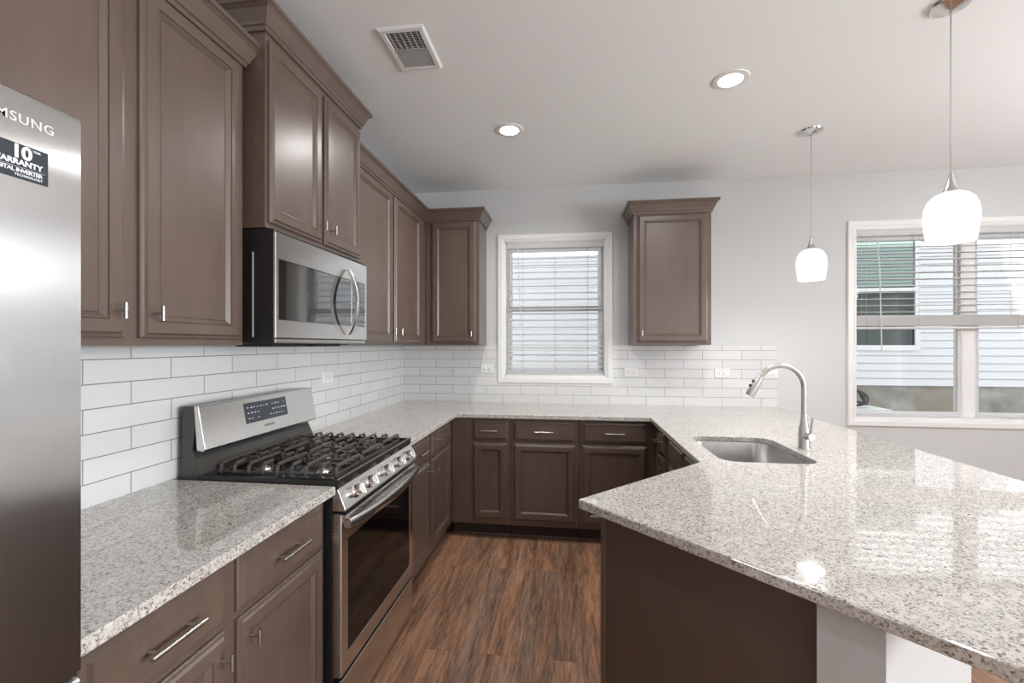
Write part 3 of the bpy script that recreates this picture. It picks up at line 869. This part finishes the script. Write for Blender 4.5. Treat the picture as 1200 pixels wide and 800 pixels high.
# ================================================================== MICROWAVE
mw = thing('microwave', 'stainless over-the-range microwave with bowed handle under the raised cabinet', 'microwave', (-1.052, 1.469, 0), PI / 2)
MW = 0.721
MB().box(0.002, MW - 0.002, 0.0095, -1.052 - WX - 0.012, 1.416, 1.834).build('body', 'blackmatte', mw, 0.003)
MB().box(-0.0005, 0.0022, 0.088, 0.093, 1.44, 1.75).build('side_groove', 'ventgrey', mw)
for z in (1.755, 1.445):
    MB().lathe([(0, 0), (0.006, 0), (0.005, -0.002), (0, -0.002)], (0.002, 0.215, z), axis='x', seg=12).build('side_screw', 'ventgrey', mw)
fz0, fz1 = 1.437, 1.822
sx = 0.560
mo = MB()
def rf(x0, x1, z0, z1, y): return [(x0, y, z0), (x1, y, z0), (x1, y, z1), (x0, y, z1)]
gz0_, gz1_ = 1.503, 1.726
mo.loops([rf(0.0, sx, fz0, fz1, 0.009), rf(0.0, sx, fz0, fz1, 0.003), rf(0.002, sx - 0.001, fz0 + 0.002, fz1 - 0.002, 0.0), rf(0.016, sx - 0.003, gz0_, gz1_, 0.0),
          rf(0.017, sx - 0.004, gz0_ + 0.001, gz1_ - 0.001, 0.003), rf(0.017, sx - 0.004, gz0_ + 0.001, gz1_ - 0.001, 0.009)])
mdo = mo.build('door', 'steel', mw)
MB().box(0.018, sx - 0.005, 0.0012, 0.005, gz0_ + 0.002, gz1_ - 0.002).build('door_window', 'darkglass', mdo)
mo = MB()
mo.loops([rf(sx + 0.0015, MW, fz0, fz1, 0.009), rf(sx + 0.0015, MW, fz0, fz1, 0.003), rf(sx + 0.003, MW - 0.002, fz0 + 0.002, fz1 - 0.002, 0.0), rf(sx + 0.005, MW - 0.016, gz0_, gz1_, 0.0),
          rf(sx + 0.006, MW - 0.017, gz0_ + 0.001, gz1_ - 0.001, 0.003), rf(sx + 0.006, MW - 0.017, gz0_ + 0.001, gz1_ - 0.001, 0.009)])
cpn = mo.build('control_panel', 'steel', mw)
MB().box(sx + 0.007, MW - 0.018, 0.0012, 0.005, gz0_ + 0.002, gz1_ - 0.002).build('control_glass', 'darkglass', cpn)
# bow handle
hb = MB(); N = 24; vs = []; fs = []
for i in range(N + 1):
    s_ = i / N; z = 1.459 + s_ * 0.308; bow = math.sin(PI * s_) ** 0.8
    yc = -0.010 - 0.050 * bow; wd_ = 0.009 + 0.004 * bow
    for a, b in ((-1, -0.007), (-0.6, -0.011), (0.6, -0.011), (1, -0.007), (1, 0.006), (-1, 0.006)):
        vs.append((0.503 + a * wd_, yc + b, z))
for i in range(N):
    for k in range(6):
        k2 = (k + 1) % 6; fs.append((i * 6 + k, i * 6 + k2, (i + 1) * 6 + k2, (i + 1) * 6 + k))
fs.append(list(range(6))[::-1]); fs.append([N * 6 + k for k in range(6)])
MB().add(vs, fs, True).build('handle', 'nickel', mdo)
mb = MB().box(0.006, MW - 0.004, 0.006, 0.36, 1.4175, 1.4345)
mb.build('base_plate', 'nickel', mw, 0.003)
MB().box(0.10, 0.32, 0.09, 0.24, 1.404, 1.4160).build('grease_filter', 'blackmatte', mw, 0.002)
MB().box(0.40, 0.62, 0.09, 0.24, 1.404, 1.4160).build('grease_filter', 'blackmatte', mw, 0.002)

# ================================================================== FRIDGE
fr_ = thing('refrigerator', 'tall stainless steel refrigerator at the left edge, with dark warranty sticker', 'refrigerator', (-0.80, -0.285, 0), PI / 2)
FW = 0.915
MB().box(0.004, FW - 0.004, 0.062, 0.640, 0.03, 1.765).build('body', 'ventgrey', fr_, 0.004)
for lx in (0.08, FW - 0.08):
    for ly in (0.12, 0.58):
        MB().lathe([(0, 0), (0.02, 0), (0.02, 0.02), (0, 0.03)], (lx, ly, 0)).build('foot', 'blackmatte', fr_)
def fdoor(name, x0, x1, z0, z1):
    # slightly crowned front, rounded upper edge
    N = 10; prof = []
    for k in range(N + 1):
        u = k / N; bulge = 0.0008 * (1 - (2 * u - 1) ** 2); prof.append((x0 + (x1 - x0) * u, 0.0))
    mb = MB(); rows = []
    zz = [(z0, 0.006), (z0 + 0.004, 0.0)] + [(z0 + (z1 - z0) * q, 0.0) for q in (0.2, 0.4, 0.6, 0.8)] + [(z1 - 0.012, 0.0), (z1 - 0.005, 0.002), (z1 - 0.001, 0.006), (z1, 0.012)]
    vs = []
    for z, dy in zz:
        vs += [(x, y + dy, z) for x, y in prof]
    m_ = N + 1; fs = []
    for i in range(len(zz) - 1):
        for k in range(N): fs.append((i * m_ + k, i * m_ + k + 1, (i + 1) * m_ + k + 1, (i + 1) * m_ + k))
    mb.add(vs, fs, True)
    # back box
    o = len(mb.v); yb = 0.060
    bb = [(x0, yb, z0), (x1, yb, z0), (x1, yb, z1), (x0, yb, z1)]
    mb.v += bb
    top = [(len(zz) - 1) * m_ + k for k in range(m_)]; bot = list(range(m_))
    mb.f += [top + [o + 2, o + 3], bot[::-1] + [o, o + 1], [i * m_ for i in range(len(zz))][::-1] + [o, o + 3][::1], [i * m_ + N for i in range(len(zz))] + [o + 2, o + 1], [o + 1, o, o + 3, o + 2]]
    mb.sm += [False] * 5
    return mb.build(name, 'steelv', fr_)
d1 = fdoor('door', 0.0, FW / 2 - 0.0025, 0.872, 1.787)
d2 = fdoor('door', FW / 2 + 0.0025, FW, 0.872, 1.787)
d3 = fdoor('freezer_drawer', 0.0, FW, 0.05, 0.864)
for x, dd_ in ((FW / 2 - 0.035, d1), (FW / 2 + 0.035, d2)):
    mb = MB(); mb.tube([(x, -0.045, 0.98), (x, -0.045, 1.60)], 0.011, 12)
    for z in (1.02, 1.56): mb.tube([(x, 0.0, z), (x, -0.045, z)], 0.008, 8)
    mb.build('handle', 'nickel', dd_)
mb = MB(); mb.tube([(0.15, -0.045, 0.79), (FW - 0.15, -0.045, 0.79)], 0.011, 12)
for x in (0.2, FW - 0.2): mb.tube([(x, 0.0, 0.79), (x, -0.045, 0.79)], 0.008, 8)
mb.build('handle', 'nickel', d3)
text_mesh('lettering', 'SAMSUNG', 0.0195, 'logo', d2, (0.592 + 0.285, -0.0002, 1.7375), align='RIGHT', bold=0.00015, spacing=1.12)
stx0, stx1 = 0.478 + 0.285, 0.5835 + 0.285
st = MB().box(stx0, stx1, -0.0006, 0.002, 1.6555, 1.7065).build('warranty_sticker', 'sticker', d2)
cxs = (stx0 + stx1) / 2
text_mesh('sticker_number', '10', 0.0262, 'sticker_text', d2, (stx1 - 0.0205, -0.0008, 1.6862), align='RIGHT', bold=0.0009, spacing=0.95)
text_mesh('sticker_year', 'YEAR', 0.0040, 'sticker_text', d2, (stx1 - 0.0195, -0.0008, 1.7005), align='LEFT', bold=0.00012)
text_mesh('sticker_warranty', 'WARRANTY', 0.0112, 'sticker_text', d2, (stx1 - 0.0075, -0.0008, 1.6757), align='RIGHT', bold=0.0004, spacing=0.99)
text_mesh('sticker_digital', 'DIGITAL INVERTER', 0.0080, 'sticker_text', d2, (stx1 - 0.0075, -0.0008, 1.6650), align='RIGHT', bold=0.0002, spacing=0.90)
text_mesh('sticker_technology', 'TECHNOLOGY', 0.0046, 'sticker_text', d2, (stx1 - 0.0075, -0.0008, 1.6595), align='RIGHT', bold=0.0001, spacing=1.15)
MB().box(stx0 + 0.004, stx1 - 0.004, -0.0010, -0.0004, 1.6722, 1.6725).build('sticker_rule', 'sticker_text', d2)

# ================================================================== BLINDS
def blind(label, x0, x1, ztop, zbot_slats, pitch, stack_h, cords, wand, yc, tilt=0.10):
    t = thing('window_blind', label, 'blind', ((x0 + x1) / 2, yc, ztop), 0, 'white window blinds')
    ox_, oz_ = (x0 + x1) / 2, ztop
    def B(a, b, c, d, e, f_): return MB().box(a - ox_, b - ox_, c, d, e - oz_, f_ - oz_)
    B(x0, x1, -0.030, 0.028, ztop - 0.045, ztop).build('headrail', 'blind', t, 0.004)
    mb = MB(); random.seed(11); z = ztop - 0.045 - pitch * 0.7
    while z > zbot_slats:
        a = tilt + random.uniform(-0.05, 0.05); dz = math.sin(a) * 0.025; dy = math.cos(a) * 0.025; h = 0.0014
        sag = random.uniform(-0.0015, 0.0015)
        l = x0 + 0.006 - ox_; r = x1 - 0.006 - ox_; zz = z - oz_
        mb.loops([[(l, -dy, zz - dz - h + sag), (r, -dy, zz - dz - h - sag), (r, -dy, zz - dz + h - sag), (l, -dy, zz - dz + h + sag)],
                  [(l, 0, zz - h + 0.002 + sag), (r, 0, zz - h + 0.002 - sag), (r, 0, zz + h + 0.002 - sag), (l, 0, zz + h + 0.002 + sag)],
                  [(l, dy, zz + dz - h + sag), (r, dy, zz + dz - h - sag), (r, dy, zz + dz + h - sag), (l, dy, zz + dz + h + sag)]])
        z -= pitch
    zb = zbot_slats
    if stack_h > 0:
        k = int(stack_h / 0.0045)
        for i in range(k):
            zz = zb - i * 0.0045 - oz_; j = random.uniform(-0.002, 0.002)
            mb.box(x0 + 0.006 - ox_, x1 - 0.006 - ox_, -0.025 + j, 0.025 + j, zz - 0.0032, zz)
        zb -= stack_h + 0.002
    mb.build('slats', 'blind', t)
    B(x0 + 0.004, x1 - 0.004, -0.026, 0.026, zb - 0.020, zb - 0.001).build('bottom_rail', 'blind', t, 0.004)
    for cxx in cords:
        c = MB()
        for yy in (-0.0275, 0.0275): c.tube([(cxx - ox_, yy, -0.04), (cxx - ox_, yy, zb - oz_ - 0.01)], 0.0011, 5)
        c.build('ladder_cord', 'cord', t)
    if wand:
        wx_, wz = wand
        MB().tube([(wx_ - ox_, -0.036, -0.03), (wx_ + 0.012 - ox_, -0.046, -0.30), (wx_ + 0.03 - ox_, -0.042, wz - oz_)], [0.0035, 0.0042, 0.0042], 8).build('tilt_wand', 'blind', t)
    return t
blind('white horizontal blind fully lowered in the small kitchen window', W1[0] + 0.014, W1[1] - 0.014, 2.284, 1.175, 0.0445, 0.0, (-0.40, -0.122, 0.155), (-0.44, 1.55), D + 0.030, 0.16)
blind('white horizontal blind half raised in the wide right window', W2[0] + 0.014, W2[1] - 0.014, 2.304, 1.640, 0.0505, 0.085, (2.30, 2.67, 3.34, 3.72), (2.371, 1.36), D + 0.030, 0.02)

# ================================================================== OUTLETS
def outlet(loc, rz, label, flip=True):
    t = thing('outlet', label, 'outlet', loc, rz, 'backsplash outlets')
    w_, h = (0.058, 0.036) if flip else (0.036, 0.058)
    MB().loops([[(x, y, z) for x, z in ((-w_ + i, -h + i), (w_ - i, -h + i), (w_ - i, h - i), (-w_ + i, h - i))] for i, y in ((0, 0), (0, -0.003), (0.003, -0.0055))]).build('cover_plate', 'plastic', t)
    for s in (-1, 1):
        o = MB().lathe([(0, -0.0085), (0.0150, -0.0085), (0.0165, -0.0075), (0.0165, -0.005)], (s * 0.0195 if flip else 0, 0, 0 if flip else s * 0.0195), axis='y', seg=20).build('receptacle', 'plastic', t)
        c = s * 0.0195; mb = MB()
        for q in (-0.0055, 0.0055):
            if flip: mb.box(c - 0.004, c + 0.004, -0.0090, -0.0080, q - 0.0010, q + 0.0010)
            else: mb.box(q - 0.001, q + 0.001, -0.0090, -0.0080, c - 0.004, c + 0.004)
        mb.build('socket_slots', 'slotgrey', o)
    return t
oy_ = D - 0.0085
outlet((-0.705, oy_, 1.203), 0, 'white horizontal outlet on the tiles left of the kitchen window')
outlet((0.508, oy_, 1.184), 0, 'white horizontal outlet on the tiles just right of the kitchen window')
outlet((1.226, oy_, 1.182), 0, 'white horizontal outlet on the tiles left of the faucet spout')
outlet((1.590, oy_, 1.179), 0, 'white horizontal outlet at the right end of the tiles, seen through the faucet arch')
outlet((WX + 0.0085, 2.515, 1.215), PI / 2, 'white horizontal outlet on the left wall tiles right of the range')

# ================================================================== CEILING FITTINGS
CANS = [(-0.371, 2.727, 'round recessed ceiling light nearest the wall cabinets'), (0.808, 2.353, 'round recessed ceiling light right of centre, between the vent and the pendants')]
def can(x, y, label, power):
    t = thing('recessed_light', label, 'ceiling light', (x, y, H), 0, 'recessed ceiling lights')
    MB().lathe([(0.058, -0.0005), (0.058, -0.006), (0.068, -0.007), (0.085, -0.004), (0.087, 0.0)], seg=36).build('trim_ring', 'white', t)
    MB().lathe([(0, -0.0045), (0.058, -0.0045), (0.058, -0.0015), (0, -0.0015)], seg=32).build('diffuser', 'can', t)
    l = bpy.data.lights.new('recessed_lamp', 'AREA'); l.shape = 'DISK'; l.size = 0.11; l.energy = power; l.color = (1.0, 0.99, 0.975)
    l.spread = math.radians(150)
    o = bpy.data.objects.new('recessed_lamp', l); COL.objects.link(o); o.parent = t; o.location = (0, 0, -0.009)
    return t
CAN_P = 9.0
for x, y, lb in CANS: can(x, y, lb, CAN_P)
can(-0.1, 0.35, 'round recessed ceiling light above the photographer', 4.0)
can(2.9, -0.6, 'unseen round recessed light added over the dining side', CAN_P)  # out of view, added as extra light for the room

v = thing('ceiling_vent', 'white rectangular ceiling register with dark grille half', 'vent', (-0.711, 1.925, H), 0)
a, b = 0.103, 0.146
MB().loops([[(x, y, z) for x, y in ((-a + i, -b + i), (a - i, -b + i), (a - i, b - i), (-a + i, b - i))] for i, z in ((0, 0), (0, -0.004), (0.008, -0.009), (0.026, -0.009), (0.030, -0.003))], False, False).build('frame', 'white', v)
MB().box(-a + 0.026, a - 0.026, -b + 0.026, b - 0.026, -0.0028, -0.0005).build('grille_backing', 'slot', v)
mb = MB()
for i in range(11):
    y = -b + 0.030 + i * 0.0118; mb.box(-a + 0.028, a - 0.028, y, y + 0.0020, -0.006, -0.003)
for i in range(6):
    x = -a + 0.040 + i * 0.025; mb.box(x - 0.002, x + 0.002, -b + 0.028, -0.012, -0.0075, -0.003)
mb.build('open_louvers', 'ventgrey', v)
mb = MB().box(-a + 0.027, a - 0.027, -0.012, -0.004, -0.0088, -0.003)
for i in range(26):
    y = 0.0 + i * 0.0045; mb.box(-a + 0.028, a - 0.028, y, y + 0.0036, -0.0072, -0.003)
mb.box(-a + 0.027, -a + 0.03, -0.004, b - 0.027, -0.008, -0.003)
mb.build('closed_louvers', 'ventgrey', v)
MB().box(0.0, 0.035, b - 0.030, b - 0.018, -0.013, -0.0085).build('damper_lever', 'white', v, 0.002)

# unseen glowing globe, added to brighten ceiling, walls and cabinets
ch = thing('fill_lamp', 'unseen glowing globe added over the dining side as fill light', 'fill light', (3.3, 1.85, H))
MB().lathe([(0, -0.03), (0.03, -0.03), (0.065, 0.0)], seg=28).build('canopy', 'nickel', ch)
MB().tube([(0, 0, -0.03), (0, 0, -0.56)], 0.006, 10).build('stem', 'nickel', ch)
MB().lathe([(0.17 * math.sin(PI * k / 16), -0.72 + 0.17 * math.cos(PI * k / 16)) for k in range(17)], seg=32).build('globe', 'globe', ch)

def pendant(x, y, label):
    t = thing('pendant_light', label, 'pendant light', (x, y, H), 0, 'pendant lights over the peninsula')
    MB().lathe([(0, -0.026), (0.010, -0.026), (0.020, -0.020), (0.050, -0.014), (0.062, -0.010), (0.066, 0.0)], seg=36).build('canopy', 'chrome', t)
    MB().tube([(0, 0, -0.024), (0, 0, -0.675)], 0.0022, 8).build('cord', 'cord', t)
    MB().lathe([(0.003, -0.665), (0.007, -0.668), (0.009, -0.690), (0.014, -0.712), (0.026, -0.738), (0.030, -0.744), (0, -0.744)], seg=28).build('socket_cone', 'nickel', t)
    prof = [(0.0, -0.742), (0.030, -0.742), (0.052, -0.752), (0.070, -0.772), (0.080, -0.800), (0.0835, -0.828), (0.083, -0.855), (0.079, -0.890), (0.073, -0.935),
            (0.0705, -0.934), (0.077, -0.885), (0.080, -0.850), (0.080, -0.828), (0.067, -0.776), (0.03, -0.748), (0, -0.748)]
    MB().lathe(prof, seg=40).build('glass_shade', 'shade', t)
    l = bpy.data.lights.new('pendant_lamp', 'POINT'); l.energy = PEND_P; l.specular_factor = 0.0; l.shadow_soft_size = 0.03; l.color = (1.0, 0.99, 0.98)
    o = bpy.data.objects.new('pendant_lamp', l); COL.objects.link(o); o.parent = t; o.location = (0, 0, -0.90)
    return t
PEND_P = 10.0
pendant(1.503, 2.981, 'smaller-looking white bell pendant light, further from the camera')
pendant(1.490, 1.945, 'larger-looking white bell pendant light, nearer, in front of the wide window')

# ================================================================== OUTSIDE
NY = D + 3.0
nb = thing('neighbor_house', 'white sided house wall with foundation seen through the windows', 'house', (1.5, NY, 0))
prof = []
z = 0.846
pr = []
while z < 5.2:
    pr += [(-0.020, z), (-0.019, z + 0.006), (-0.010, z + 0.092), (0.006, z + 0.0925), (0.006, z + 0.1045)]
    z += 0.105
pr += [(0.10, z), (0.10, 0.846)]
# front surface x extents; local y front = negative
MB().extrude(pr, 'x', -7.5, 8.5).build('siding', 'siding', nb)
MB().box(-7.5, 8.5, 0.015, 0.2, -1.3, 0.848).build('foundation', 'concrete', nb)
wx0, wx1, wz0, wz1 = 3.86 - 1.5, 4.72 - 1.5, 1.405, 3.0
fr2 = MB()
for q in ((wx0 - 0.08, wx0, wz0 - 0.08, wz1 + 0.08), (wx1, wx1 + 0.06, wz0 - 0.07, wz1 + 0.08), (wx0, wx1, wz0 - 0.07, wz0), (wx0, wx1, wz1, wz1 + 0.08), (wx0, wx1, 2.175 - 0.025, 2.175 + 0.025)):
    fr2.box(q[0], q[1], -0.045, 0.0, q[2], q[3])
wo = fr2.build('window_frame', 'exttrim', nb, 0.004)
MB().box(wx0, wx1, -0.0205, -0.018, wz0, wz1).build('window_pane', 'extglass', wo)
bl = MB(); z = 2.22
while z < wz1 - 0.01:
    bl.box(wx0 + 0.01, wx1 - 0.01, -0.0225, -0.0208, z, z + 0.036); z += 0.045
bl.build('window_shade', 'extblind', wo)
struct('ground_outside', MB().box(-6, 12, D + T + 0.002, NY + 0.01, -1.3, -0.8), 'gravel')
ub = thing('utility_box', 'low white utility box lid outside the wide window', 'box', (2.86, 5.10, -0.80))
MB().box(-0.26, 0.26, -0.30, 0.42, 0, 1.535).build('housing', 'exttrim', ub, 0.005)
MB().box(-0.29, 0.29, -0.335, 0.46, 1.536, 1.572).build('lid', 'exttrim', ub, 0.008)
# coiled hose
pts = []
for k in range(54):
    a = k / 53 * 4.2 * PI; r_ = 0.115 + 0.02 * math.sin(a * 0.7)
    pts.append((2.905 + r_ * math.cos(a), 4.98 + r_ * 0.9 * math.sin(a), 0.868 + 0.068 * math.sin(a + 0.4)))
pts += [(3.00, 4.93, 0.80), (3.04, 4.97, 0.80)]
hs = MB().tube(pts, 0.012, 8).build('garden_hose', 'hose')
tag(hs, 'coiled black hose lying on the white utility box outside', 'hose')
hs2 = MB().tube([(3.03, 5.20, 0.792), (3.06, 5.16, 0.80), (3.11, 5.16, 0.79)], 0.012, 8).build('pipe_fitting', 'hose')
tag(hs2, 'short black pipe piece beside the coiled hose on the utility box', 'pipe')
